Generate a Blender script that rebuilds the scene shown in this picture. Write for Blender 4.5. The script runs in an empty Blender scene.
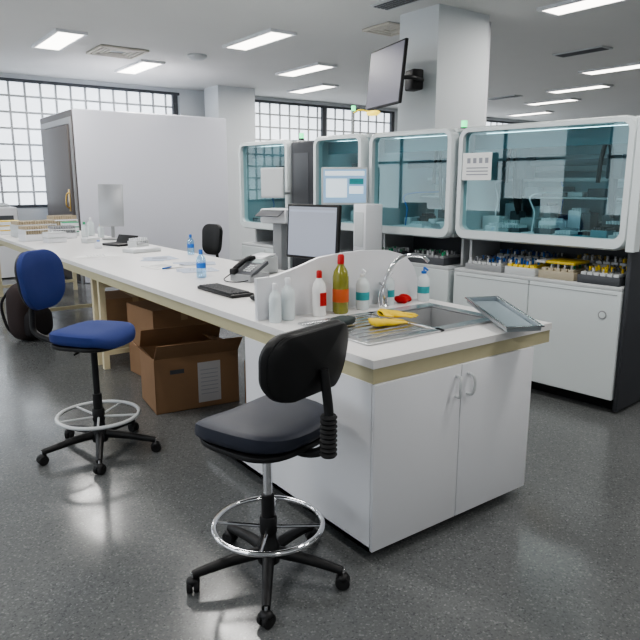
import bpy, bmesh, math, random
from mathutils import Vector, Matrix, Euler
random.seed(4)
C=bpy.context.scene.collection
try: bpy.context.scene.view_settings.look='AgX - Medium High Contrast'
except Exception: pass
# ---------------------------------------------------------------- materials
M={}
def mat(name,col,rough=.5,metal=0,noise=0,nscale=40,emit=0,ecol=None,bump=0,coat=0,alpha=None,trans=0):
    if name in M: return M[name]
    m=bpy.data.materials.new(name);m.use_nodes=True
    nt=m.node_tree;b=nt.nodes['Principled BSDF']
    c=(*col,1)
    b.inputs['Base Color'].default_value=c;b.inputs['Roughness'].default_value=rough;b.inputs['Metallic'].default_value=metal
    if coat: b.inputs['Coat Weight'].default_value=coat;b.inputs['Coat Roughness'].default_value=.1
    if trans: b.inputs['Transmission Weight'].default_value=trans
    tc=nt.nodes.new('ShaderNodeTexCoord');n=nt.nodes.new('ShaderNodeTexNoise')
    n.inputs['Scale'].default_value=nscale;n.inputs['Detail'].default_value=4
    nt.links.new(tc.outputs['Object'],n.inputs['Vector'])
    if noise:
        mx=nt.nodes.new('ShaderNodeMix');mx.data_type='RGBA'
        mx.inputs[6].default_value=tuple(max(0,x*(1-noise)) for x in col)+(1,)
        mx.inputs[7].default_value=tuple(min(1,x*(1+noise)) for x in col)+(1,)
        nt.links.new(n.outputs['Fac'],mx.inputs[0]);nt.links.new(mx.outputs[2],b.inputs['Base Color'])
    if bump:
        bp=nt.nodes.new('ShaderNodeBump');bp.inputs['Strength'].default_value=bump;bp.inputs['Distance'].default_value=.01
        nt.links.new(n.outputs['Fac'],bp.inputs['Height']);nt.links.new(bp.outputs['Normal'],b.inputs['Normal'])
    if emit:
        b.inputs['Emission Color'].default_value=(*(ecol or col),1);b.inputs['Emission Strength'].default_value=emit
    M[name]=m;return m
def floor_mat():
    m=bpy.data.materials.new('floor_terrazzo');m.use_nodes=True;nt=m.node_tree;b=nt.nodes['Principled BSDF']
    tc=nt.nodes.new('ShaderNodeTexCoord')
    def noise(s,d):
        n=nt.nodes.new('ShaderNodeTexNoise');n.inputs['Scale'].default_value=s;n.inputs['Detail'].default_value=d
        nt.links.new(tc.outputs['Object'],n.inputs['Vector']);return n
    a=noise(.9,3)
    c=nt.nodes.new('ShaderNodeTexVoronoi');c.inputs['Scale'].default_value=140
    nt.links.new(tc.outputs['Object'],c.inputs['Vector'])
    sp=nt.nodes.new('ShaderNodeSeparateColor');nt.links.new(c.outputs['Color'],sp.inputs[0])
    r=nt.nodes.new('ShaderNodeValToRGB');r.color_ramp.elements[0].position=.0;r.color_ramp.elements[1].position=1
    r.color_ramp.elements[0].color=(.092,.097,.10,1);r.color_ramp.elements[1].color=(.225,.23,.23,1)
    e=r.color_ramp.elements.new(.88);e.color=(.155,.161,.162,1)
    e=r.color_ramp.elements.new(.12);e.color=(.128,.134,.136,1)
    nt.links.new(sp.outputs[0],r.inputs[0])
    r2=nt.nodes.new('ShaderNodeValToRGB');r2.color_ramp.elements[0].color=(.8,.8,.8,1);r2.color_ramp.elements[1].color=(1.1,1.1,1.1,1)
    nt.links.new(a.outputs['Fac'],r2.inputs[0])
    mx=nt.nodes.new('ShaderNodeMix');mx.data_type='RGBA';mx.blend_type='MULTIPLY';mx.inputs[0].default_value=1
    nt.links.new(r.outputs[0],mx.inputs[6]);nt.links.new(r2.outputs[0],mx.inputs[7]);nt.links.new(mx.outputs[2],b.inputs['Base Color'])
    a2=noise(2.2,4)
    mr=nt.nodes.new('ShaderNodeMapRange');mr.inputs[1].default_value=.3;mr.inputs[2].default_value=.7;mr.inputs[3].default_value=.11;mr.inputs[4].default_value=.27
    nt.links.new(a2.outputs['Fac'],mr.inputs[0]);nt.links.new(mr.outputs[0],b.inputs['Roughness'])
    b.inputs['IOR'].default_value=1.48
    return m
def glass_mat(name,col,gl=.12,rough=.02):
    m=bpy.data.materials.new(name);m.use_nodes=True;nt=m.node_tree;nt.nodes.clear()
    o=nt.nodes.new('ShaderNodeOutputMaterial');t=nt.nodes.new('ShaderNodeBsdfTransparent');g=nt.nodes.new('ShaderNodeBsdfGlossy');x=nt.nodes.new('ShaderNodeMixShader')
    t.inputs[0].default_value=(*col,1);g.inputs['Roughness'].default_value=rough;g.inputs[0].default_value=(.85,1,1,1);x.inputs[0].default_value=gl
    nt.links.new(t.outputs[0],x.inputs[1]);nt.links.new(g.outputs[0],x.inputs[2]);nt.links.new(x.outputs[0],o.inputs[0]);return m
white=mat('white_laminate',(.76,.77,.80),.35)
topm=mat('bench_top_laminate',(.80,.79,.78),.3,noise=.02)
cream=mat('cream_paint',(.68,.61,.42),.4)
apronm=mat('cream_apron',(.50,.46,.30),.45)
wallm=mat('wall_paint',(.68,.71,.73),.8,noise=.02,nscale=3)
ceilm=mat('ceiling_paint',(.73,.73,.72),.9,noise=.02,nscale=2)
black=mat('black_plastic',(.008,.008,.009),.5)
blackr=mat('black_rubber',(.012,.012,.013),.7)
char=mat('charcoal_panel',(.045,.048,.056),.5)
dark=mat('dark_grey',(.08,.085,.095),.5)
grey=mat('mid_grey',(.33,.34,.35),.5)
lgrey=mat('light_grey',(.58,.60,.61),.45)
steel=mat('stainless_steel',(.62,.63,.64),.25,1,noise=.06,nscale=15)
steelb=mat('brushed_steel_bowl',(.5,.51,.52),.42,.55)
chrome=mat('chrome',(.8,.8,.82),.08,1)
vinyl=mat('dark_vinyl',(.020,.024,.040),.5,bump=.05,nscale=200)
blue=mat('blue_fabric',(.020,.038,.17),.8,bump=.2,nscale=300)
cardb=mat('cardboard',(.30,.18,.10),.85,noise=.08,nscale=8)
cardd=mat('cardboard_tape',(.42,.29,.16),.5)
paper=mat('paper_white',(.85,.85,.84),.8)
inkm=mat('ink_grey',(.35,.36,.40),.8)
yellow=mat('yellow_rubber',(.80,.56,.03),.5)
yellp=mat('yellow_plastic',(.85,.62,.05),.4)
yelll=mat('yellow_lamp',(.9,.7,.1),.4,emit=1.2,ecol=(1,.75,.1))
red=mat('red_plastic',(.50,.015,.015),.4)
orange=mat('orange_label',(.60,.12,.03),.5)
olive=mat('olive_liquid_bottle',(.24,.24,.03),.2,coat=.5)
bluep=mat('blue_plastic',(.03,.16,.55),.3)
greenp=mat('green_plastic',(.05,.4,.2),.4)
clearb=glass_mat('clear_blue_plastic',(.62,.80,.95),.15,.05)
soapm=mat('soap_bottle_plastic',(.70,.76,.78),.25)
tealb=mat('teal_label',(.05,.35,.38),.5)
glass=glass_mat('teal_tinted_glass',(.58,.80,.83),.12)
tealin=mat('teal_interior_panel',(.37,.47,.50),.5)
tealdk=mat('teal_dark_header',(.04,.17,.21),.3)
fillm=mat('interior_fill_strip',(.8,1,1),.5,emit=6,ecol=(.75,.95,1))  # glow added to light the analyser interiors
lamp=mat('fluorescent_diffuser',(1,.97,.9),.5,emit=6,ecol=(1,.95,.86))
lampb=mat('window_daylight_glass_block',(.9,.95,1),.3,emit=1.7,ecol=(.87,.93,1))
tealw=mat('machine_frame_white',(.70,.75,.76),.3)
brown=mat('bag_brown_fabric',(.035,.024,.024),.9,bump=.3,nscale=150)
bagd=mat('bag_dark_fabric',(.015,.013,.015),.8)
coldw=mat('cold_room_panel',(.65,.66,.73),.35)
coldg=mat('cold_room_door_grey',(.11,.098,.095),.5)
brass=mat('brass',(.6,.42,.15),.3,1)
scr=mat('screen_grey',(.2,.22,.27),.2,emit=.32,ecol=(.52,.54,.62))
scrd=mat('screen_tv_reflection',(.07,.07,.10),.42,emit=.12,ecol=(.42,.42,.55))  # weak glow paints the grey-purple reflection on the television screen
scrb=mat('screen_blue',(.2,.35,.5),.2,emit=.6,ecol=(.35,.50,.68))
scrbb=mat('screen_bright_blue',(.1,.4,.6),.2,emit=1.2,ecol=(.12,.5,.75))
scrw=mat('screen_white_window',(.7,.8,.85),.3,emit=.6,ecol=(.75,.85,.95))
greenl=mat('green_led',(.1,.8,.3),.4,emit=2,ecol=(.1,.9,.35))
# ---------------------------------------------------------------- helpers
def E(name,loc=(0,0,0),rz=0):
    e=bpy.data.objects.new(name,None);e.location=loc;e.rotation_euler=(0,0,rz);e.empty_display_size=.1;C.objects.link(e);return e
def fin(bm,name,parent,m,loc=(0,0,0),rot=(0,0,0),smooth=False):
    bmesh.ops.recalc_face_normals(bm,faces=bm.faces)
    me=bpy.data.meshes.new(name);bm.to_mesh(me);bm.free()
    if smooth:
        me.polygons.foreach_set('use_smooth',[True]*len(me.polygons))
        try: me.set_sharp_from_angle(angle=math.radians(40))
        except Exception: pass
    o=bpy.data.objects.new(name,me);C.objects.link(o)
    if isinstance(m,(list,tuple)):
        for k in m: me.materials.append(k)
    else: me.materials.append(m)
    o.location=loc;o.rotation_euler=rot
    if parent: o.parent=parent
    return o
def addbox(bm,x0,x1,y0,y1,z0,z1):
    r=bmesh.ops.create_cube(bm,size=1)
    for v in r['verts']:
        v.co=Vector(((x0+x1)/2+v.co.x*(x1-x0),(y0+y1)/2+v.co.y*(y1-y0),(z0+z1)/2+v.co.z*(z1-z0)))
    return r['verts']
def B(p,name,x0,x1,y0,y1,z0,z1,m,bev=0,seg=2):
    bm=bmesh.new();addbox(bm,-(x1-x0)/2,(x1-x0)/2,-(y1-y0)/2,(y1-y0)/2,-(z1-z0)/2,(z1-z0)/2)
    if bev: bmesh.ops.bevel(bm,geom=bm.edges[:],offset=bev,segments=seg,affect='EDGES',profile=.5)
    return fin(bm,name,p,m,((x0+x1)/2,(y0+y1)/2,(z0+z1)/2),smooth=bool(bev))
def BR(p,name,size,loc,rot,m,bev=0):
    bm=bmesh.new();addbox(bm,-size[0]/2,size[0]/2,-size[1]/2,size[1]/2,-size[2]/2,size[2]/2)
    if bev: bmesh.ops.bevel(bm,geom=bm.edges[:],offset=bev,segments=2,affect='EDGES',profile=.5)
    return fin(bm,name,p,m,loc,rot,smooth=bool(bev))
def multi(p,name,boxes,m,bev=0):
    bm=bmesh.new()
    for b in boxes: addbox(bm,*b)
    if bev: bmesh.ops.bevel(bm,geom=bm.edges[:],offset=bev,segments=1,affect='EDGES')
    return fin(bm,name,p,m)
def lathe(p,name,prof,m,loc=(0,0,0),rot=(0,0,0),seg=28):
    bm=bmesh.new();rings=[]
    for r,z in prof:
        if r<1e-5: rings.append([bm.verts.new((0,0,z))])
        else: rings.append([bm.verts.new((r*math.cos(2*math.pi*i/seg),r*math.sin(2*math.pi*i/seg),z)) for i in range(seg)])
    for a,b in zip(rings,rings[1:]):
        for i in range(seg):
            j=(i+1)%seg
            if len(a)==1 and len(b)==1: continue
            if len(a)==1: bm.faces.new((a[0],b[i],b[j]))
            elif len(b)==1: bm.faces.new((a[i],a[j],b[0]))
            else: bm.faces.new((a[i],a[j],b[j],b[i]))
    if len(rings[0])>1: bm.faces.new(rings[0])
    if len(rings[-1])>1: bm.faces.new(rings[-1])
    return fin(bm,name,p,m,loc,rot,True)
def cyl(p,name,r,h,m,loc,rot=(0,0,0),seg=24):
    b=min(r,h)*.12
    return lathe(p,name,[(r-b,-h/2),(r,-h/2+b),(r,h/2-b),(r-b,h/2)],m,loc,rot,seg)
def cat(pts,n=8):
    P=[Vector(q) for q in pts];P=[2*P[0]-P[1]]+P+[2*P[-1]-P[-2]];o=[]
    for i in range(1,len(P)-2):
        for k in range(n):
            t=k/n;a,b,c,d=P[i-1:i+3]
            o.append(.5*((2*b)+(c-a)*t+(2*a-5*b+4*c-d)*t*t+(3*b-a-3*c+d)*t**3))
    o.append(P[-2]);return o
def tube(p,name,pts,r,m,seg=10,smooth=True,closed=False,loc=(0,0,0)):
    Q=cat(pts) if smooth else [Vector(q) for q in pts]
    bm=bmesh.new();rings=[];up=None;N=len(Q)
    for i,q in enumerate(Q):
        t=(Q[(i+1)%N]-Q[i-1]) if closed else (Q[min(i+1,N-1)]-Q[max(i-1,0)])
        t.normalize()
        if up is None:
            up=Vector((0,0,1)) if abs(t.z)<.9 else Vector((1,0,0))
        u=(up-t*up.dot(t)).normalized();up=u;w=t.cross(u)
        rr=r(i/(N-1)) if callable(r) else r
        rings.append([bm.verts.new(q+rr*(math.cos(2*math.pi*k/seg)*u+math.sin(2*math.pi*k/seg)*w)) for k in range(seg)])
    pr=list(zip(rings,rings[1:]))
    if closed: pr.append((rings[-1],rings[0]))
    for a,b in pr:
        for k in range(seg):
            j=(k+1)%seg;bm.faces.new((a[k],a[j],b[j],b[k]))
    if not closed: bm.faces.new(rings[0]);bm.faces.new(rings[-1])
    return fin(bm,name,p,m,loc,smooth=True)
def ring(p,name,R,r,m,loc):
    return tube(p,name,[(R*math.cos(a*math.pi/24),R*math.sin(a*math.pi/24),0) for a in range(48)],r,m,10,False,True,loc)
def sell(p,name,w,d,h,m,loc=(0,0,0),rot=(0,0,0),e1=.5,e2=.6,fn=None,nu=36,nv=14):
    def s(a,e): return math.copysign(abs(a)**e,a)
    bm=bmesh.new();rings=[]
    for j in range(nv+1):
        v=-math.pi/2+math.pi*j/nv;cv=s(math.cos(v),e1);z=h/2*s(math.sin(v),e1)
        if j in(0,nv): rings.append([bm.verts.new((0,0,z))]);continue
        rings.append([bm.verts.new((w/2*cv*s(math.cos(2*math.pi*i/nu),e2),d/2*cv*s(math.sin(2*math.pi*i/nu),e2),z)) for i in range(nu)])
    for a,b in zip(rings,rings[1:]):
        for i in range(nu):
            k=(i+1)%nu
            if len(a)==1: bm.faces.new((a[0],b[i],b[k]))
            elif len(b)==1: bm.faces.new((a[i],a[k],b[0]))
            else: bm.faces.new((a[i],a[k],b[k],b[i]))
    if fn:
        for v in bm.verts: v.co=Vector(fn(*v.co))
    return fin(bm,name,p,m,loc,rot,True)
def slab(p,name,w,t,h,r,m,loc,rot,fn,nr=5):
    "rounded-rectangle pad standing in XZ, thickness t along Y, pillowed edges"
    O=rrect(-w/2,w/2,-h/2,h/2,r,8);bm=bmesh.new();L=[]
    prof=[(.0,-.5),(.5,-.5),(.85,-.46),(.97,-.3),(1,0),(.97,.3),(.85,.46),(.5,.5),(0,.5)]
    for s,q in prof:
        if s==0: L.append([bm.verts.new(fn(0,q*t,0))])
        else: L.append([bm.verts.new(fn(x*s,q*t,z*s)) for x,z in O])
    n=len(O)
    for a,b in zip(L,L[1:]):
        for i in range(n):
            j=(i+1)%n
            if len(a)==1: bm.faces.new((a[0],b[i],b[j]))
            elif len(b)==1: bm.faces.new((a[i],a[j],b[0]))
            else: bm.faces.new((a[i],a[j],b[j],b[i]))
    return fin(bm,name,p,m,loc,rot,True)
def prism(p,name,pts,y0,y1,m,bev=0):
    bm=bmesh.new();a=[bm.verts.new((x,y0,z)) for x,z in pts];b=[bm.verts.new((x,y1,z)) for x,z in pts]
    bm.faces.new(a);bm.faces.new(b[::-1])
    for i in range(len(pts)):
        j=(i+1)%len(pts);bm.faces.new((a[i],a[j],b[j],b[i]))
    return fin(bm,name,p,m)
def rrect(y0,y1,z0,z1,r,n=7):
    o=[]
    for cy,cz,a0 in((y1-r,z1-r,0),(y0+r,z1-r,90),(y0+r,z0+r,180),(y1-r,z0+r,270)):
        for k in range(n+1):
            a=math.radians(a0+90*k/n);o.append((cy+r*math.cos(a),cz+r*math.sin(a)))
    return o
def facing(nx,ny): return math.atan2(nx,-ny)
# ---------------------------------------------------------------- room
X0,X1,Y0,Y1,ZC=-4,20,-4,12.95,3.5
multi(None,'floor',[(X0-.2,X1+.2,Y0-.2,Y1+.3,-.1,0)],floor_mat())
multi(None,'ceiling',[(X0-.2,X1+.2,Y0-.2,Y1+.3,ZC,ZC+.1)],ceilm)
W1=(-3.0,5.95,1.15,3.42);W2=(7.4,12.0,1.15,3.42);W3=(13.0,18.5,1.15,3.42)
T=.25
bx=[(X0-.2,X1+.2,Y1,Y1+T,0,1.15),(X0-.2,X1+.2,Y1,Y1+T,3.42,ZC)]
cur=X0-.2
for w in (W1,W2,W3): bx.append((cur,w[0],Y1,Y1+T,1.15,3.42));cur=w[1]
bx.append((cur,X1+.2,Y1,Y1+T,1.15,3.42))
multi(None,'wall_back',bx,wallm)
multi(None,'wall_right',[(X1,X1+.2,Y0,Y1,0,ZC)],wallm)
multi(None,'wall_front',[(X0,X1,Y0-.2,Y0,0,ZC)],wallm)
multi(None,'wall_left',[(X0-.2,X0,Y0,Y1,0,1.0),(X0-.2,X0,Y0,Y1,3.2,ZC),(X0-.2,X0,Y0,0,1,3.2),(X0-.2,X0,5.4,6.2,1,3.2),(X0-.2,X0,11.6,Y1,1,3.2)],wallm)
def window(name,x0,x1,z0,z1,y,mull=[]):
    p=E(name,((x0+x1)/2,y,0));h=(x1-x0)/2
    B(p,'glass_blocks',-h,h,.10,.16,z0,z1,lampb)
    n=round((x1-x0)/.27);k=round((z1-z0)/.27);bars=[]
    for i in range(n+1):
        x=-h+(x1-x0)*i/n;bars.append((max(x-.018,-h),min(x+.018,h),.07,.10,z0,z1))
    for i in range(k+1):
        z=z0+(z1-z0)*i/k;bars.append((-h,h,.071,.099,max(z-.018,z0),min(z+.018,z1)))
    multi(p,'block_joints',bars,mat('block_joint_mortar',(.6,.61,.61),.8))
    multi(p,'steel_frame',[(-h,h,-.02,.06,z1-.05,z1),(-h,h,-.02,.06,z0,z0+.05)]+[(q-(x0+x1)/2-.05,q-(x0+x1)/2+.05,-.02,.06,z0+.05,z1-.05) for q in mull],dark)
window('window_1',*W1[:2],1.15,3.42,Y1,[-2.9,-.4,2.30,5.85]);window('window_2',*W2[:2],1.15,3.42,Y1,[7.45,9.7,11.95]);window('window_3',*W3[:2],1.15,3.42,Y1,[13.05,18.4])
for i,(a,b) in enumerate(((0,5.4),(6.2,11.6))):
    p=E('window_%d'%(4+i),(X0-.12,0,0));B(p,'pane',-.03,0,a,b,1,3.2,lampb)
    multi(p,'window_frame',[(0,.05,a+(b-a)*k/4-(.03 if k else 0),a+(b-a)*k/4+(.03 if k<4 else 0),1,3.2) for k in range(5)]+[(0,.05,a,b,2.05,2.11)],dark)
p=E('support_column',(5.5,5.26,0))
B(p,'shaft',0,.84,0,.61,0,ZC,wallm);B(p,'pipe_chase',.84,1.12,.2,.55,0,ZC,white)
p=E('support_column',(6.35,12.0,0));B(p,'shaft',0,.85,0,.6,0,ZC,wallm)
multi(None,'trim_1',[(-.05,0,-3.9,12.8,ZC-.04,ZC)],wallm).location=(X1,0,0)
# ceiling fixtures
LP=[(2.66,9.54),(4.83,7.94),(4.3,10.9),(6.69,9.47),(8.08,11.2),(10.83,6.17),(12.46,7.95),(13.92,9.55),(15.78,11.5),(10.4,9.9),
    (6.7,4.1),(3.0,5.8),(.9,3.9),(-1.2,7.2),(-1.5,2),(3.2,1.3),(.5,-1.6),(5.2,-1),(9,2.3),(13,4),(17,6.5),(11,-1),(-2,11)]
for x,y in LP:
    p=E('ceiling_light',(x,y,ZC))
    B(p,'diffuser',-.16,.16,-.6,.6,-.03,-.006,lamp)
    multi(p,'rim',[(-.2,-.16,-.64,.64,-.035,-.001),(.16,.2,-.64,.64,-.035,-.001),(-.16,.16,.6,.64,-.035,-.001),(-.16,.16,-.64,-.6,-.035,-.001)],white)
    l=bpy.data.lights.new('tube_light','AREA');l.shape='RECTANGLE';l.size=.32;l.size_y=1.2;l.energy=36;l.color=(1,.975,.945)
    lo=bpy.data.objects.new('tube_light',l);C.objects.link(lo);lo.parent=p;lo.location=(0,0,-.045)
def diffuser(x,y,s=.6):
    p=E('ceiling_air_diffuser',(x,y,ZC))
    for k in range(4):
        a=s/2-k*.07;b=a-.035;z0=-.03+k*.004
        multi(p,'louvre_%d'%k,[(-a,a,-a,-b,z0,-.001),(-a,a,b,a,z0,-.001),(-a,-b,-b,b,z0,-.001),(b,a,-b,b,z0,-.001)],mat('diffuser_cream',(.66,.62,.55),.6))
    B(p,'dark_core',-.3*s/.6,.3*s/.6,-.3*s/.6,.3*s/.6,-.006,-.0005,grey)
diffuser(3.58,9.87,.7);diffuser(5.84,6.41,.5);diffuser(-1,4.6)
for x,y in((5.07,5.35),(9.09,5.79),(12.41,9.77)):
    p=E('ceiling_slot_vent',(x,y,ZC));B(p,'frame',-.14,.14,-.4,.4,-.02,-.001,lgrey);multi(p,'slots',[(-.11+k*.055,-.075+k*.055,-.37,.37,-.026,-.02) for k in range(4)],dark)
p=E('smoke_detector',(4.66,9.44,ZC));lathe(p,'body',[(.15,-.001),(.15,-.03),(.09,-.07),(0,-.075)],lgrey)
# ---------------------------------------------------------------- lab bench
bx0,bx1,by0,by1,bz=1.634,2.835,1.85,10.1,.905
p=E('lab_bench',(0,0,0))
bowl=(2.24,2.64,2.10,2.50)
multi(p,'worktop',[(bx0,bx1,2.62,6.0,bz-.035,bz),(bx0,bx1,6.004,by1,bz-.035,bz),(bx0,bowl[0],by0,2.62,bz-.035,bz),(bowl[1],bx1,by0,2.62,bz-.035,bz),
  (bowl[0],bowl[1],by0,bowl[2],bz-.035,bz),(bowl[0],bowl[1],bowl[3],2.62,bz-.035,bz)],topm)
multi(p,'apron_frame',[(bx0+.006,bx0+.04,by0+.006,by1-.01,bz-.10,bz-.035),(bx1-.04,bx1-.006,by0+.006,by1-.01,bz-.10,bz-.035),(bx0+.04,bx1-.04,by0+.006,by0+.04,bz-.10,bz-.035),(bx0+.04,bx1-.04,by1-.05,by1-.01,bz-.10,bz-.035)],apronm)
lg=[]
for y in (2.92,5.45,5.62,7.8,10.0):
    for x in (1.69,2.73): lg.append((x,x+.05,y,y+.05,0.08 if y<3 else 0,bz-.036))
    if y>3: lg.append((1.74,2.73,y+.01,y+.04,.72,.77));lg.append((1.74,2.73,y+.01,y+.04,.12,.16))
multi(p,'steel_legs',lg,cream)
multi(p,'lower_rail',[(2.735,2.775,3.47,10.0,.35,.39)],cream)
zc0,zc1=.055,bz-.10
multi(p,'cabinet_body',[(1.637,1.657,1.862,2.88,zc0,zc1),(2.67,2.69,1.862,2.88,zc0,zc1),(1.657,2.67,2.86,2.88,zc0,zc1),(1.637,2.69,1.862,3.38,zc0,zc0+.02),
  (1.637,1.655,2.88,3.38,zc0,zc0+.07),(1.655,2.69,3.36,3.38,zc0,zc0+.07)],white)
B(p,'door_left',1.639,2.158,1.845,1.862,zc0+.002,zc1-.002,white,.003);B(p,'door_right',2.162,2.69,1.845,1.862,zc0+.002,zc1-.002,white,.003)
B(p,'cabinet_plinth',1.76,2.6,2.0,3.2,0,zc0,blackr)
for nm,x,s in(('handle_1',2.125,-1),('handle_2',2.20,1)):
    tube(p,nm,[(x,1.847,.755),(x+.004*s,1.815,.75),(x+.012*s,1.81,.71),(x+.004*s,1.815,.665),(x,1.847,.66)],.007,lgrey)
# splash panel
def top(x):
    K=[(1.655,1.125),(1.75,1.125),(1.9,1.16),(2.05,1.205),(2.15,1.215),(2.35,1.225),(2.55,1.215),(2.68,1.18),(2.76,1.11),(2.81,1.0),(2.825,.93)]
    for (a,b),(c,d) in zip(K,K[1:]):
        if a<=x<=c: t=(x-a)/(c-a);return b+(d-b)*t
pts=[(1.655,.9055)]+[(x,top(x)) for x in [1.655+i*(2.825-1.655)/40 for i in range(40)]]+[(2.825,.93),(2.825,.9055)]
s=E('splash_guard',(0,0,0));prism(s,'panel',pts,2.775,2.80,white)
multi(s,'foot_brackets',[(1.70,1.73,2.80,2.86,.906,.94),(2.2,2.23,2.80,2.86,.906,.94),(2.7,2.73,2.80,2.86,.906,.94)],lgrey)
# sink
s=E('kitchen_sink',(0,0,0));z=bz+.001
x0,x1,y0,y1=1.77,2.70,2.04,2.58
multi(s,'rim',[(x0,bowl[0]+.01,y0,y0+.04,z,z+.010),(x0,bowl[0]+.01,y1-.04,y1,z,z+.010),(x0,x0+.03,y0+.04,y1-.04,z,z+.010),(x0+.03,bowl[0]+.01,y0+.04,y1-.04,z,z+.004),
 (bowl[0]-.02,x1,y0,bowl[2]+.005,z,z+.010),(bowl[0]-.02,x1,bowl[3]-.005,y1,z,z+.010),(bowl[1]-.005,x1,bowl[2],bowl[3],z,z+.010),(bowl[0]-.02,bowl[0]+.005,bowl[2],bowl[3],z,z+.010)],steel,.002)
multi(s,'drainer_ridges',[(x0+.06,bowl[0]-.05,y0+.08+k*.055,y0+.095+k*.055,z+.004,z+.008) for k in range(8)],steel)
a,b,c,d=bowl;zb=.765
multi(s,'bowl',[(a,a+.004,c,d,zb,z),(b-.004,b,c,d,zb,z),(a,b,c,c+.004,zb,z),(a,b,d-.004,d,zb,z),(a,b,c,d,zb-.004,zb)],steelb)
lathe(s,'drain',[(.045,0),(.045,.004),(.03,.002),(0,.001)],chrome,((a+b)/2,(c+d)/2,zb+.0005))
s=E('faucet',(2.42,2.66,bz))
lathe(s,'base',[(.028,0),(.028,.012),(.021,.02),(.021,.10),(.018,.115),(0,.12)],chrome)
tube(s,'gooseneck',[(0,0,.06),(.0,-.0,.14),(.04,-.015,.235),(.12,-.04,.29),(.22,-.07,.285),(.26,-.085,.255)],.012,chrome,12)
tube(s,'lever',[(0,0,.11),(-.02,.0,.13),(-.06,-.03,.15)],.008,chrome)
tube(s,'second_neck',[(-.03,.0,.0),(-.035,0,.08),(-.0,-.01,.16)],.007,chrome)
s=E('metal_tray',(2.60,1.985,.953));s.rotation_euler=(math.radians(6),0,math.radians(-27))
L,Wd=.245,.085
tm=mat('tray_dull_steel',(.45,.49,.52),.35,.8)
multi(s,'tray',[(-Wd,Wd,-L,L,-.004,0),(-Wd,-Wd+.006,-L,L,0,.022),(Wd-.006,Wd,-L,L,0,.022),(-Wd,Wd,-L,-L+.006,0,.022),(-Wd,Wd,L-.006,L,0,.022)],tm)
multi(s,'bluish_shading',[(-Wd+.01,Wd-.01,-L+.01,L-.01,.001,.003)],mat('pale_blue_shading',(.33,.40,.44),.35,.4))  # bluish shading of the tray, painted as a thin tinted sheet
multi(s,'rolled_lip',[(-Wd-.01,-Wd,-L-.01,L+.01,.018,.023),(Wd,Wd+.01,-L-.01,L+.01,.018,.023),(-Wd,Wd,-L-.01,-L,.018,.023),(-Wd,Wd,L,L+.01,.018,.023)],steel)
def glove(name,loc,rz,mir=1):
    me=bpy.data.meshes.new(name);V=[(0,0,0),(0.05,0,.004),(.10,0,0)];Ed=[(0,1),(1,2)];Rr=[.048,.04,.045]
    for i,(yy,l) in enumerate(((.035,.07),(.012,.085),(-.012,.08),(-.034,.062))):
        k=len(V);V+=[(.13,yy,.0),(.13+l*.55,yy*1.25,.008*(i%2)),(.13+l,yy*1.35+.006,-.004)];Ed+=[(2,k),(k,k+1),(k+1,k+2)];Rr+=[.016,.0125,.010]
    k=len(V);V+=[(.06,.055*mir,.0),(.10,.085*mir,.006)];Ed+=[(1,k),(k,k+1)];Rr+=[.016,.012]
    me.from_pydata([Vector(v) for v in V],Ed,[]);o=bpy.data.objects.new(name,me);C.objects.link(o)
    m=o.modifiers.new('s','SKIN')
    for i,sv in enumerate(me.skin_vertices[0].data): sv.radius=(Rr[i],Rr[i]);sv.use_root=(i==0)
    m2=o.modifiers.new('u','SUBSURF');m2.levels=2;m2.render_levels=2
    me.materials.append(yellow);o.location=loc;o.rotation_euler=(0,.05,rz);o.scale=(1,1,.45);return o
glove('rubber_glove',(2.0,2.29,bz+.030),math.radians(-8));glove('rubber_glove',(2.16,2.43,bz+.042),math.radians(-50),-1)
sell(None,'dish_sponge',.15,.10,.035,mat('sponge_grey_green',(.05,.065,.065),.9,bump=.5,nscale=120),(1.93,2.42,bz+.028),(0,0,.4))
sell(None,'red_cloth',.11,.07,.045,mat('red_cloth_fabric',(.55,.02,.02),.9,bump=.5,nscale=40),(2.612,2.705,bz+.024),(0,0,0),e1=.9,e2=.9,fn=lambda x,y,z:(x,y+.006*math.sin(x*90),z+.006*math.sin(x*110+y*60)))
def bottle(name,loc,h,r,body,cap,label=None,kind='plain',lh=(.2,.6)):
    p=E(name,loc)
    lathe(p,'body',[(r*.85,0),(r,.008),(r,h*.62),(r*.85,h*.72),(r*.4,h*.82),(r*.36,h*.86),(0,h*.86)],body)
    if kind=='pump':
        cyl(p,'collar',r*.45,h*.08,cap,(0,0,h*.87));cyl(p,'stem',.005,h*.12,cap,(0,0,h*.95));tube(p,'nozzle',[(0,0,h),(-.01,-.015,h+.003),(-.015,-.045,h-.008)],.006,cap)
    else: lathe(p,'cap',[(r*.42,h*.84),(r*.42,h*.97),(r*.3,h),(0,h)],cap)
    if label: lathe(p,'label',[(r*1.01,h*lh[0]),(r*1.015,h*lh[0]+.001),(r*1.015,h*lh[1]),(r*1.01,h*lh[1]+.001)],label)
    return p
bottle('dispenser_bottle',(1.80,2.71,bz),.22,.036,soapm,white)
bottle('dispenser_bottle',(1.715,2.70,bz),.20,.032,soapm,white)
p=bottle('squeeze_bottle',(1.985,2.69,bz),.245,.036,paper,red,None);B(p,'label',-.02,.02,-.038,-.035,.06,.13,red)
bottle('dish_detergent_bottle',(2.13,2.69,bz),.32,.044,olive,red,orange,lh=(.2,.42))
bottle('soap_dispenser',(2.295,2.70,bz),.22,.038,soapm,white,tealb,'pump',(.25,.45))
bottle('soap_dispenser',(2.50,2.71,bz),.20,.035,soapm,white,tealb,'pump',(.25,.45))
bottle('soap_dispenser',(2.755,2.68,bz),.20,.036,soapm,bluep,tealb,'pump',(.25,.45))
bottle('water_bottle',(2.12,4.36,bz),.21,.036,clearb,bluep,bluep,lh=(.35,.52))
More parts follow.
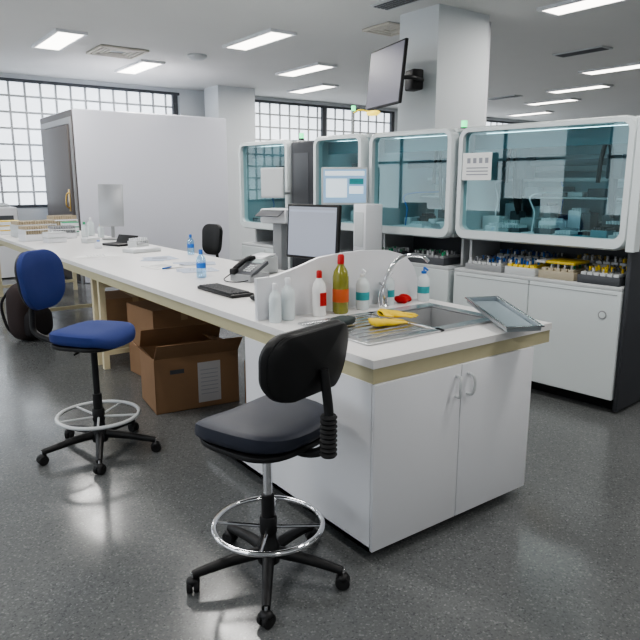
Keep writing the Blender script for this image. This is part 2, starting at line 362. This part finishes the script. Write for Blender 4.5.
bottle('water_bottle',(2.74,5.85,bz),.20,.034,clearb,bluep,bluep,lh=(.35,.52))
# ---------------------------------------------------------------- bench electronics
def monitor(name,loc,n,w,h,zc,sm,bez=black,stand=True,tilt=0,win=None):
    p=E(name,loc,facing(*n))
    q=bpy.data.objects.new('head',None);C.objects.link(q);q.parent=p;q.location=(0,0,zc);q.rotation_euler=(tilt,0,0)
    B(q,'housing',-w/2,w/2,0,.035,-h/2,h/2,bez,.008);B(q,'housing_back',-w*.3,w*.3,.03,.07,-h*.3,h*.3,bez,.015)
    B(q,'screen',-w/2+.018,w/2-.018,-.002,.004,-h/2+.02,h/2-.018,sm)
    if win:
        for i,(a,b,c,d,mm) in enumerate(win): B(q,'screen_area_%d'%i,w*(a-.5),w*(b-.5),-.0035,-.002,h*(c-.5),h*(d-.5),mm)
    if stand:
        B(p,'neck',-.03,.03,.045,.075,.012,zc,bez,.006);sell(p,'foot',.24,.2,.024,bez,(0,.03,.0125),e1=.4,e2=.9)
    return p
monitor('computer_monitor',(2.70,3.75,bz),(-.97,-.24),.48,.39,.35,scr,tilt=-.06,win=[(.06,.94,.86,.90,mat('screen_bar',(.3,.33,.4),.2,emit=.3,ecol=(.42,.46,.55)))])
p=E('keyboard',(1.94,3.66,bz),math.radians(-90));B(p,'case',-.24,.24,-.08,.08,.001,.022,black,.006)
ks=[]
for r in range(6):
    for k in range(21):
        x=-.215+k*.0205;y=.06-r*.0235
        ks.append((x+.001,x+.0185,y-.019,y,.022,.030))
multi(p,'keys',ks,mat('key_caps',(.035,.036,.04),.5),.002)
p=E('desk_telephone',(2.34,4.02,bz),math.radians(-75))
prism(p,'base',[(-.10,.001),(-.10,.055),(.10,.055),(.10,.001)],-.10,.10,grey)
BR(p,'sloped_face',(.20,.21,.03),(0,0,.085),(.45,0,0),dark,.008)
BR(p,'display',(.10,.05,.004),(.03,.065,.135),(.45,0,0),mat('lcd_display',(.35,.42,.42),.2))
for i in range(12): BR(p,'key_%d'%i,(.018,.014,.008),(.0+(i%3)*.026,-.055+(i//3)*.022,.0785+(i//3)*.0095),(.45,0,0),lgrey,.002)
tube(p,'handset',[(-.07,-.10,.075),(-.07,-.06,.10),(-.07,.03,.142),(-.07,.09,.155)],.018,black,12)
sell(p,'earpiece',.055,.06,.045,black,(-.07,.09,.145));sell(p,'mouthpiece',.055,.06,.045,black,(-.07,-.09,.07))
tube(p,'cord',[(-.07,-.11,.06),(-.10,-.16,.02),(-.02,-.2,.012),(.06,-.16,.012),(.09,-.11,.02)],.004,black)
p=E('label_printer',(2.60,4.30,bz),math.radians(-70));B(p,'body',-.09,.09,-.12,.12,.001,.13,lgrey,.015);B(p,'slot',-.06,.06,-.122,-.118,.07,.085,dark);BR(p,'lid',(.16,.16,.012),(0,.02,.136),(.1,0,0),white,.004)
def papers(name,loc,n,rz,m=paper):
    p=E(name,loc,rz)
    for i in range(n):
        a=random.uniform(-.35,.35);BR(p,'sheet_%d'%i,(.21,.297,.0008),(random.uniform(-.05,.05),random.uniform(-.06,.06),.0012+i*.0014),(0,0,a),m)
    for i in range(6): BR(p,'printed_line_%d'%i,(.14,.006,.0004),(0,.08-.03*i,.0022+n*.0014-.001),(0,0,.0),inkm)
paper2=mat('paper_bluish',(.46,.51,.62),.7)
papers('paper_sheets',(2.15,5.15,bz),4,.3);papers('paper_sheets',(2.35,5.7,bz),3,-.4,paper2);papers('paper_sheets',(2.3,4.75,bz),2,1.1,paper2);papers('paper_sheets',(1.95,6.3,bz),2,1.4)
papers('paper_sheets',(2.45,5.15,bz),3,.9,paper2)
BR(None,'marker_pen',(.13,.012,.012),(2.1,4.95,bz+.014),(0,0,.6),bluep,.004)
p=E('computer_mouse',(1.95,3.28,bz));sell(p,'shell',.06,.105,.035,black,(0,0,.018),e1=.8,e2=.9)
p=E('sample_box',(2.45,6.4,bz),.2);B(p,'tray',-.16,.16,-.11,.11,.001,.03,lgrey,.005);B(p,'lid',-.15,.15,-.10,.10,.03,.04,white,.004)
def tuberack(name,loc,rz,w=.3,d=.14,h=.10,m=lgrey,cap=white):
    p=E(name,loc,rz);B(p,'base',-w/2,w/2,-d/2,d/2,.001,h*.5,m,.004);B(p,'upper_plate',-w/2,w/2,-d/2,d/2,h*.8,h*.88,m,.002)
    multi(p,'end_posts',[(-w/2,-w/2+.01,-d/2,d/2,h*.5,h*.8),(w/2-.01,w/2,-d/2,d/2,h*.5,h*.8)],m)
    bm=bmesh.new()
    nx=int(w/.03);ny=int(d/.03)
    for i in range(nx):
        for j in range(ny):
            bmesh.ops.create_cone(bm,cap_ends=True,segments=10,radius1=.010,radius2=.010,depth=h*.6,matrix=Matrix.Translation((-w/2+.018+i*(w-.036)/(nx-1),-d/2+.018+j*(d-.036)/(ny-1),h*.82)))
    fin(bm,'sample_tubes',p,cap,smooth=True)
beige=mat('beige_cap',(.5,.42,.3),.5)
tuberack('test_tube_rack',(2.05,9.2,bz),.1,.5,.3,.18,lgrey,beige);tuberack('test_tube_rack',(2.25,8.6,bz),.0,.30,.25,.14,white,grey);tuberack('test_tube_rack',(1.88,8.45,bz),.2,.3,.2,.16,white,beige)
tuberack('test_tube_rack',(2.5,9.5,bz),.1,.35,.25,.22,white,beige)
def stack(name,loc,rz,w,d,n,m,ml):
    p=E(name,loc,rz)
    for i in range(n):
        B(p,'box_%d'%i,-w/2,w/2,-d/2,d/2,.001+i*.062,.05+i*.062,m,.004);B(p,'box_lid_%d'%i,-w/2-.004,w/2+.004,-d/2-.004,d/2+.004,.051+i*.062,.061+i*.062,ml,.003)
stack('box_stack',(2.02,8.05,bz),.15,.22,.16,2,white,lgrey);stack('box_stack',(2.45,8.95,bz),-.1,.2,.16,3,white,greenp);stack('box_stack',(1.85,9.75,bz),0,.26,.2,3,white,yellp)
stack('box_stack',(2.35,7.75,bz),.3,.18,.12,1,lgrey,white)
bottle('reagent_bottle',(2.52,8.55,bz),.2,.04,soapm,greenp);bottle('reagent_bottle',(2.68,8.8,bz),.24,.045,soapm,white);bottle('reagent_bottle',(2.7,8.45,bz),.17,.04,soapm,yellp)
p=E('display_stand',(2.72,8.05,bz),facing(-.5,-.86));BR(p,'panel',(.30,.025,.52),(0,0,.42),(-.12,0,.0),mat('silver_plastic',(.42,.43,.45),.35,.4),.008);B(p,'pole',-.02,.02,.0,.03,.01,.3,grey,.004);sell(p,'foot',.26,.22,.02,grey,(0,.0,.011),e1=.4)
p=E('laptop_computer',(2.5,7.25,bz),facing(-.9,-.3));B(p,'base',-.17,.17,-.12,.12,.001,.022,black,.004);BR(p,'lid',(.34,.012,.10),(0,.13,.06),(-.5,0,0),black,.003)
bottle('small_jar',(2.2,7.0,bz),.09,.04,white,bluep)
tuberack('test_tube_rack',(2.55,6.75,bz),.5,.2,.12,.10)
# ---------------------------------------------------------------- stools
def stool(name,loc,face,zs,seatm,backm,shell,armm,rb,ringR,ringm,zb,bd=.24,bell=False,bw=.42,bh=.30,sw=.46,sd=.44,a0=.35,rr=.09):
    p=E(name,(loc[0],loc[1],0),math.atan2(-face[0],face[1]))
    lathe(p,'hub',[(.045,.07),(.05,.09),(.05,.13),(.035,.16),(.03,.20)],black)
    for i in range(5):
        a=2*math.pi*i/5+a0;ca,sa=math.cos(a),math.sin(a)
        tube(p,'base_arm_%d'%i,[(.03*ca,.03*sa,.115),(.15*ca,.15*sa,.105),(.24*ca,.24*sa,.09),(rb*ca,rb*sa,.075)],lambda t:.026-.009*t,armm,10)
        cyl(p,'caster_stem_%d'%i,.007,.04,chrome,(rb*ca,rb*sa,.065))
        for k,sg in enumerate((-1,1)):
            b=a+.9+i
            cyl(p,'caster_wheel_%d_%d'%(i,k),.029,.020,blackr,(rb*ca+.014*sg*math.cos(b),rb*sa+.014*sg*math.sin(b),.0295),(0,math.pi/2,b),18)
        sell(p,'caster_hood_%d'%i,.055,.05,.038,black,(rb*ca,rb*sa,.047),(0,0,a+.9+i),e1=.9,e2=.9,nu=16,nv=8)
    cyl(p,'lower_column',.027,.20,black,(0,0,.27));cyl(p,'gas_piston',.019,zs-.40,chrome if bell else black,(0,0,(zs-.06+.34)/2))
    zr=.235;ring(p,'foot_ring',ringR,.0115,ringm,(0,0,zr));lathe(p,'ring_collar',[(.032,zr-.04),(.036,zr-.03),(.036,zr+.03),(.032,zr+.04)],black)
    for i in range(4 if bell else 5):
        a=2*math.pi*i/(4 if bell else 5)+.6;tube(p,'ring_spoke_%d'%i,[(.03*math.cos(a),.03*math.sin(a),zr-.01),((ringR)*math.cos(a),(ringR)*math.sin(a),zr)],.007,ringm,8,False)
    B(p,'seat_mechanism',-.09,.09,-.12,.10,zs-.115,zs-.075,black,.01)
    tube(p,'height_lever',[(.08,0,zs-.095),(.16,.02,zs-.10),(.20,.02,zs-.105)],.006,black)
    def sf(x,y,z): return (x*(1+.06*y/.2),y,z+.35*x*x*(1 if z>0 else .3)-(.9*max(0,y-.13)**2*6))
    sell(p,'seat_cushion',sw,sd,.085,seatm,(0,0,zs-.035),e1=.55,e2=.62,fn=sf)
    sell(p,'seat_shell',sw*.96,sd*.96,.04,black,(0,0,zs-.078),e1=.5,e2=.62)
    def bf(x,y,z): return (x*(1-.12*max(0,-z/.15)),y+.8*x*x,z)
    bb=-bd
    slab(p,'back_cushion',bw,.06,bh,rr,backm,(0,bb,zb),(.10,0,0),bf)
    slab(p,'back_shell',bw*.97,.035,bh*.97,rr,shell,(0,bb-.026,zb),(.10,0,0),bf)
    tube(p,'back_bracket',[(0,-.06,zs-.10),(0,-.20,zs-.105),(0,bb-.055,zs-.06),(0,bb-.075,zs+.05),(0,bb-.05,zb-.02)],.018,black,12)
    if bell:
        pr=[]
        for k in range(9): pr+=[(.026,k*.018),(.033,k*.018+.009)]
        pr.append((.026,9*.018));lathe(p,'bellows',pr,blackr,(0,bb-.072,zs-.09),(.0,0,0),20)
    return p
stool('laboratory_stool',(1.25,2.045),(-.27,.96),.705,vinyl,black,black,black,.315,.222,chrome,.965,.235,True,.47,.26,.49,.46,.075,.095)
stool('laboratory_stool',(1.10,3.73),(.6,-.8),.765,blue,blue,black,black,.335,.235,lgrey,1.04,.34,False,.36,.35,.43,.42,.593,.12)
stool('office_chair',(3.25,6.75),(-.95,-.3),.55,black,black,black,black,.29,.2,lgrey,.95,.24,False,.30,.36)
# ---------------------------------------------------------------- boxes & bag
def carton(name,loc,rz,w,d,h,openf=False,label=False):
    p=E(name,loc,rz);t=.005
    multi(p,'walls',[(-w/2,w/2,-d/2,-d/2+t,.001,h),(-w/2,w/2,d/2-t,d/2,.001,h),(-w/2,-w/2+t,-d/2,d/2,.001,h),(w/2-t,w/2,-d/2,d/2,.001,h),(-w/2,w/2,-d/2,d/2,.001,.006)],cardb)
    if openf:
        BR(p,'flap_front',(w,.16,t),(0,-d/2-.05,h+.058),(-.85,0,0),cardb);BR(p,'flap_back',(w,.16,t),(0,d/2-.04,h+.07),(-1.1,0,0),cardb)
        BR(p,'flap_left',(.16,d*.9,t),(-w/2-.05,0,h+.055),(0,.8,0),cardb);BR(p,'flap_right',(.16,d*.9,t),(w/2-.07,0,h+.03),(0,.35,0),cardb)
    else:
        B(p,'top_flaps',-w/2,w/2,-d/2,d/2,h-.002,h+.004,cardb);B(p,'tape',-.03,.03,-d/2-.001,d/2+.001,h-.1,h+.005,cardd)
    if label:
        B(p,'paper_label',.0,.17,-d/2-.002,-d/2-.0002,h-.36,h-.06,mat('paper_label_grey',(.55,.54,.54),.8))
        multi(p,'label_lines',[(.02,.15,-d/2-.003,-d/2-.002,h-.12-k*.03,h-.115-k*.03) for k in range(7)],inkm)
        multi(p,'hand_slot',[(-.2,-.1,-d/2-.002,-d/2-.0002,h-.12,h-.09)],dark)
    return p
carton('cardboard_box',(1.95,4.28,0),math.radians(-8),.62,.42,.40,True,True)
carton('cardboard_box',(2.15,5.05,0),.06,.55,.5,.60);carton('cardboard_box',(2.42,3.75,0),.05,.4,.34,.34)
carton('cardboard_box',(2.25,6.3,0),-.1,.6,.5,.5)
p=E('backpack',(1.44,7.05,0),.5)
sell(p,'main_body',.40,.28,.60,brown,(0,0,.30),e1=.6,e2=.6);sell(p,'front_pocket',.32,.16,.30,bagd,(0,-.13,.19),e1=.6,e2=.6)
tube(p,'strap_1',[(-.1,.13,.52),(-.14,.21,.37),(-.12,.19,.15),(-.1,.13,.06)],.014,bagd);tube(p,'strap_2',[(.1,.13,.52),(.14,.21,.37),(.12,.19,.15),(.1,.13,.06)],.014,bagd)
tube(p,'grab_loop',[(-.05,.02,.56),(0,.02,.63),(.05,.02,.56)],.01,bagd)
# ---------------------------------------------------------------- analysers
RZ=math.radians(5)
def rowpos(x,y):
    c,s=math.cos(RZ),math.sin(RZ);return (4.19+c*x-s*y,2.2+s*x+c*y,0)
def ringframe(p,name,yo0,yo1,zo0,zo1,t,r,xa,xb,m,tt=None):
    bm=bmesh.new();O=rrect(yo0,yo1,zo0,zo1,r);I=rrect(yo0+t,yo1-t,zo0+(tt or t),zo1-t*.8,r*.6)
    mid=rrect(yo0+.012,yo1-.012,zo0+.012,zo1-.012,r-.008)
    L=[]
    for x,ptsx in((xb,O),(xa+.02,O),(xa,mid),(xa,I),(xb,I)): L.append([bm.verts.new((x,y,z)) for y,z in ptsx])
    n=len(O)
    for a,b in zip(L,L[1:]+[L[0]]):
        for i in range(n):
            j=(i+1)%n;bm.faces.new((a[i],a[j],b[j],b[i]))
    return fin(bm,name,p,m,smooth=True)
def pane(p,name,y0,y1,z0,z1,r,x,m):
    bm=bmesh.new();bm.faces.new([bm.verts.new((x,y,z)) for y,z in rrect(y0,y1,z0,z1,r)]);return fin(bm,name,p,m)
def analyser(y0,y1,z0=1.15,z1=2.03,arms=(.5,),depth=1.05,fl=.05):
    W=y1-y0;p=E('laboratory_analyser',rowpos(0,y0),RZ)
    B(p,'plinth',.12,depth-.05,.03,W-.03,0,.10,blackr)
    multi(p,'base_cabinet',[(0,depth,.004,W/2-.003,.10,.875),(0,depth,W/2+.003,W-.004,.10,.875),(.01,depth,W/2-.003,W/2+.003,.1,.87)],tealw,.004)
    B(p,'deck',.0,depth,.004,W-.004,.875,.905,lgrey,.006)
    B(p,'recess_back',.62,.66,.02,W-.02,.905,z0+.02,dark);multi(p,'recess_sides',[(.2,.62,.006,.03,.905,z0+.02),(.2,.62,W-.03,W-.006,.905,z0+.02)],lgrey)
    B(p,'body_floor',.06,depth,.006,W-.006,z0+.01,z0+.04,lgrey)
    B(p,'body_back',depth-.03,depth,.006,W-.006,z0+.04,z1-.04,tealin)
    multi(p,'body_sides',[(.07,depth-.03,.006,.03,z0+.04,z1-.04),(.07,depth-.03,W-.03,W-.006,z0+.04,z1-.04)],tealin)
    B(p,'body_top',.05,depth,.006,W-.006,z1-.04,z1-.005,tealw,.01)
    B(p,'header_panel',.16,.2,.04,W-.04,z1-.17,z1-.05,tealdk)
    B(p,'interior_fill_strip',.24,.27,.08,W-.08,z1-.06,z1-.045,fillm)  # added strip, brightens the interior behind the glass
    B(p,'gantry_rail',.50,.56,.03,W-.03,z1-.30,z1-.25,dark,.006);B(p,'second_rail',.8,.84,.03,W-.03,z1-.42,z1-.39,lgrey,.006)
    B(p,'rear_shelf',.7,.98,.03,W-.03,z0+.32,z0+.335,lgrey,.003);B(p,'rear_duct',.9,1.0,.05,W-.05,z1-.34,z1-.2,grey,.01)
    ringframe(p,'window_frame',0,W,z0,z1,fl,.09,-.02,.07,tealw,.075)
    pane(p,'front_glass',fl-.01,W-fl+.01,z0+.05,z1-.035,.06,.02,glass)
    for i,a in enumerate(arms):
        y=W*a
        B(p,'arm_carriage_%d'%i,.44,.6,y-.06,y+.06,z1-.40,z1-.22,dark,.01);B(p,'arm_column_%d'%i,.45,.49,y-.02,y+.02,z0+.2,z1-.3,black,.005);B(p,'gripper_%d'%i,.42,.52,y-.045,y+.045,z0+.14,z0+.22,dark,.008)
        multi(p,'pipette_tips_%d'%i,[(.46,.47,y-.035+k*.02,y-.03+k*.02,z0+.08,z0+.14) for k in range(4)],lgrey)
        tube(p,'cable_loop_%d'%i,[(.42,y-.03,z0+.2),(.36,y-.03,z0+.35),(.36,y-.01,z1-.22),(.40,y+.05,z1-.14),(.42,y+.09,z1-.25),(.42,y+.1,z0+.45)],.016,black)
    zf=z0+.041;k=0
    for row,(xa,xb,hm) in enumerate(((.12,.26,.08),(.30,.44,.14),(.60,.74,.24),(.80,.96,.26))):
        y=.05
        while y<W-.14:
            w=min(random.uniform(.06,.19),W-.05-y);h=random.uniform(.03,hm);mm=random.choice([white,dark,grey,lgrey,white,grey,black,tealdk])
            if random.random()<.85:
                B(p,'module_%d'%k,xa,xb,y,y+w,zf,zf+h,mm,.004)
                if random.random()<.5:
                    multi(p,'rack_slots_%d'%k,[(xa+.01,xb-.01,y+.008+j*.022,y+.018+j*.022,zf+h,zf+h+.02) for j in range(int((w-.01)/.022))],random.choice([white,lgrey,black]))
                elif random.random()<.4:
                    tube(p,'tubing_%d'%k,[((xa+xb)/2,y+w/2,zf+h),((xa+xb)/2+.02,y+w/2,zf+h+.15),((xa+xb)/2+.08,y+w/2+.06,zf+h+.28),(.9,y+w/2+.05,zf+h+.3)],.006,random.choice([black,white,bluep]),6)
            y+=w+random.uniform(.008,.03);k+=1
    y=.06
    while y<W-.2:
        w=random.uniform(.08,.2);B(p,'shelf_unit_%d'%k,.74,.94,y,y+w,z0+.336,z0+.336+random.uniform(.04,.13),random.choice([white,lgrey,grey,dark]),.005);y+=w+.04;k+=1
    return p,W
p,W=analyser(0.02,1.42,1.15,2.03,(.24,.80))
B(p,'end_panel',.02,1.05,-.035,.0,.02,1.16,char,.01);B(p,'end_panel_upper',.05,1.05,-.03,.0,1.16,1.985,char,.01)
prism(p,'frame_side_edge',[(-.02,1.15),(-.02,2.0),(.0,2.03),(.07,2.03),(.07,1.15)],-.055,.0,tealw)
B(p,'interior_screen',.84,.86,.10,.34,1.60,1.83,scrbb,.004)
B(p,'posted_notice',-.025,-.0205,W-.33,W-.06,1.62,1.83,paper)
multi(p,'notice_pictograms',[(-.027,-.025,W-.30+k*.055,W-.27+k*.055,1.75,1.79) for k in range(4)]+[(-.027,-.025,W-.30,W-.10,1.66+j*.025,1.668+j*.025) for j in range(3)],inkm)
cyl(p,'round_badge',.03,.004,grey,(-.003,.12,.70),(0,math.pi/2,0));cyl(p,'round_badge_inner',.022,.004,tealw,(-.005,.12,.70),(0,math.pi/2,0))
multi(p,'drawer_seams',[(-.002,.001,.03,W-.03,.845,.850)],grey)
p,_=analyser(1.47,2.42,1.14,2.04,(.45,));B(p,'interior_screen',.84,.86,.5,.72,1.62,1.78,scrbb,.004)
analyser(2.50,3.20,1.14,2.05,(.5,))
p,_=analyser(3.60,4.52,1.08,2.05,(.4,))
q=E('analyser_side_module',rowpos(0,3.22),RZ);B(q,'tower',.0,1.0,.0,.36,.1,2.02,char,.03);B(q,'plinth',.1,.9,.03,.33,0,.1,blackr);B(q,'vent_panel',-.006,.0,.06,.30,1.3,1.9,dark,.002)
for yy,zz in((3.75,2.10),(1.60,2.085)):
    q=E('status_light',rowpos(.3,yy));cyl(q,'lamp',.025,.06,greenl,(0,0,zz));cyl(q,'foot',.03,.02,black,(0,0,zz-.035))
def decktray(name,x,y,w,d,m,h=.03,slots=6,m2=None):
    q=E(name,rowpos(x,y)[:2]+(.905,),RZ);B(q,'tray',-d/2,d/2,-w/2,w/2,.001,h,m,.004)
    multi(q,'lanes',[(-d/2+.01,d/2-.01,-w/2+.012+k*(w-.02)/slots,-w/2+.002+(k+1)*(w-.02)/slots,h,h+.02) for k in range(slots)],m2 or m,.002)
    for c,cm in enumerate((white,random.choice([greenp,bluep,red,yellp]),random.choice([grey,dark,lgrey]))):
        bm=bmesh.new()
        for k in range(slots):
            for j in range(7):
                if random.random()<.33: bmesh.ops.create_cone(bm,cap_ends=True,segments=8,radius1=.009,radius2=.009,depth=.034,matrix=Matrix.Translation((-d/2+.03+j*(d-.06)/6,-w/2+.01+(k+.5)*(w-.02)/slots,h+.030+c*.002)))
        if len(bm.verts): fin(bm,'tube_caps_%d'%c,q,cm,smooth=True)
        else: bm.free()
beigep=mat('beige_plastic',(.45,.4,.3),.5)
decktray('sample_rack_tray',.17,.20,.30,.32,dark,.06,6,lgrey);decktray('sample_rack_tray',.17,.52,.28,.30,beigep,.06,5,beigep);decktray('sample_rack_tray',.17,.82,.26,.30,lgrey,.06,5,yellp)
decktray('sample_rack_tray',.18,1.15,.34,.32,grey,.05,7,lgrey)
decktray('sample_rack_tray',.48,.35,.5,.22,lgrey,.10,8,white);decktray('sample_rack_tray',.48,1.0,.55,.22,white,.09,8,grey)
q=E('yellow_rack_lid',rowpos(.17,.60)[:2]+(1.014,),RZ);B(q,'lid',-.12,.12,-.2,.02,.0,.022,yellp,.005);B(q,'lid_grip',-.12,.12,.03,.10,-.0,.018,white,.004)
decktray('sample_rack_tray',.16,1.75,.4,.26,dark,.06,7,grey);decktray('sample_rack_tray',.16,2.2,.3,.26,grey,.05,5,dark)
p=monitor('touchscreen_monitor',(3.76,4.70,1.40),(-.62,-.78),.43,.34,.17,scrb,lgrey,False,win=[(.08,.92,.78,.9,scrw),(.1,.55,.2,.7,scrw),(.6,.9,.3,.5,scrw),(.6,.9,.55,.7,tealb)])
tube(p,'support_arm',[(0,.06,.15),(0.02,.14,.10),(.08,.24,.08)],.02,lgrey)
p=monitor('touchscreen_monitor',(3.55,5.62,1.30),(-.93,-.36),.28,.30,.30,lgrey,lgrey,False);tube(p,'support_arm',[(0,.06,.25),(.02,.14,.2),(0,.3,.2)],.02,lgrey)
p=E('barcode_printer',(3.40,5.25,0),facing(-.9,-.4));B(p,'pedestal',-.05,.05,-.05,.07,.02,1.22,grey,.01);B(p,'floor_plate',-.18,.18,-.16,.16,0,.02,grey,.005);B(p,'printer_body',-.15,.15,-.12,.12,1.22,1.36,white,.02);BR(p,'output_tray',(.26,.14,.01),(0,-.17,1.32),(.4,0,0),dark,.003)
p=E('dispenser_cabinet',(3.72,4.32,0),RZ+math.radians(-12));B(p,'post',-.06,.06,-.06,.06,.0,.98,lgrey,.01);B(p,'box',-.09,.09,-.10,.10,.98,1.42,white,.012);B(p,'front_panel',-.094,-.09,-.07,.07,1.05,1.35,lgrey,.002)
p=E('signal_lamp_pole',rowpos(.3,2.9));cyl(p,'pole',.012,.26,grey,(0,.05,2.17));tube(p,'arm',[(0,.05,2.28),(0,-.05,2.30),(0,-.2,2.27)],.009,yellp)
cyl(p,'pole_beacon',.022,.05,greenl,(0,.05,2.325));sell(p,'yellow_lamp_head',.09,.16,.05,yelll,(0,-.25,2.255),e1=.8,e2=.8,nu=18,nv=8);cyl(p,'pole_foot',.03,.02,black,(0,.05,2.055))
p=monitor('wall_television',(4.94,5.50,0),(-.962,.275),.84,.64,2.73,scrd,black,False,tilt=-.1)
tube(p,'wall_arm',[(0,.05,2.7),(.12,.25,2.72),(-.02,.48,2.72)],.022,black);B(p,'bracket_plate',-.12,.12,.04,.08,2.6,2.84,black,.01)
B(p,'pivot_box',-.22,-.02,.36,.5,2.62,2.84,black,.02)
# ---------------------------------------------------------------- cold room
p=E('walk_in_cold_room',(3.05,10.5,0))
B(p,'enclosure',0,2.66,0,1.95,.0,2.72,coldw,.03,4)
multi(p,'door_frame',[(-.03,0,.0+.05,.15,.0,2.6),(-.03,0,1.75,1.85,.0,2.6),(-.03,0,.15,1.75,2.5,2.6)],mat('cold_room_frame',(.3,.3,.31),.4),.004)
B(p,'side_cladding',-.012,0,.02,1.93,.02,2.7,coldg);B(p,'door_leaf',-.06,-.012,.17,1.73,.03,2.49,coldg,.01)
B(p,'lock_plate',-.07,-.06,.25,.33,1.15,1.5,brass,.003);tube(p,'handle',[(-.07,.29,1.45),(-.11,.29,1.4),(-.12,.29,1.25),(-.07,.29,1.2)],.012,brass)
p=E('side_table',(1.6,12.2,0));B(p,'top',-1.2,1.2,-.4,.4,.86,.9,white,.005)
multi(p,'legs',[(x,x+.05,y,y+.05,0,.86) for x in(-1.15,1.1) for y in(-.35,.3)],grey);multi(p,'drawer_unit',[(.3,.9,-.35,.35,.02,.82)],white,.005)
p=E('bench_centrifuge',(2.15,12.15,.9));B(p,'body',-.28,.28,-.25,.25,.001,.30,white,.04,4);lathe(p,'lid',[(.2,.30),(.2,.33),(.15,.36),(0,.37)],lgrey);B(p,'panel',-.2,.2,-.256,-.248,.06,.16,dark)
p=E('reagent_shelf',(1.25,12.3,.9));B(p,'shelf_low',-.35,.35,-.15,.15,.001,.02,white);B(p,'shelf_mid',-.35,.35,-.15,.15,.30,.32,white);multi(p,'uprights',[(-.35,-.33,-.15,.15,.02,.6),(.33,.35,-.15,.15,.02,.6)],white);multi(p,'boxes',[(-.3+k*.15,-.19+k*.15,-.1,.1,.321,.42+.03*(k%3)) for k in range(4)],bluep)
# ---------------------------------------------------------------- world & camera
w=bpy.data.worlds.new('world');bpy.context.scene.world=w;w.use_nodes=True
w.node_tree.nodes['Background'].inputs[0].default_value=(.7,.8,1,1);w.node_tree.nodes['Background'].inputs[1].default_value=.5
cam=bpy.data.cameras.new('camera');co=bpy.data.objects.new('camera',cam);C.objects.link(co)
cam.sensor_width=36;cam.lens=36;cam.clip_start=.05;cam.clip_end=100
co.location=(0,0,1.6);co.rotation_euler=(math.radians(90-12.1),0,math.radians(-36.5))
bpy.context.scene.camera=co
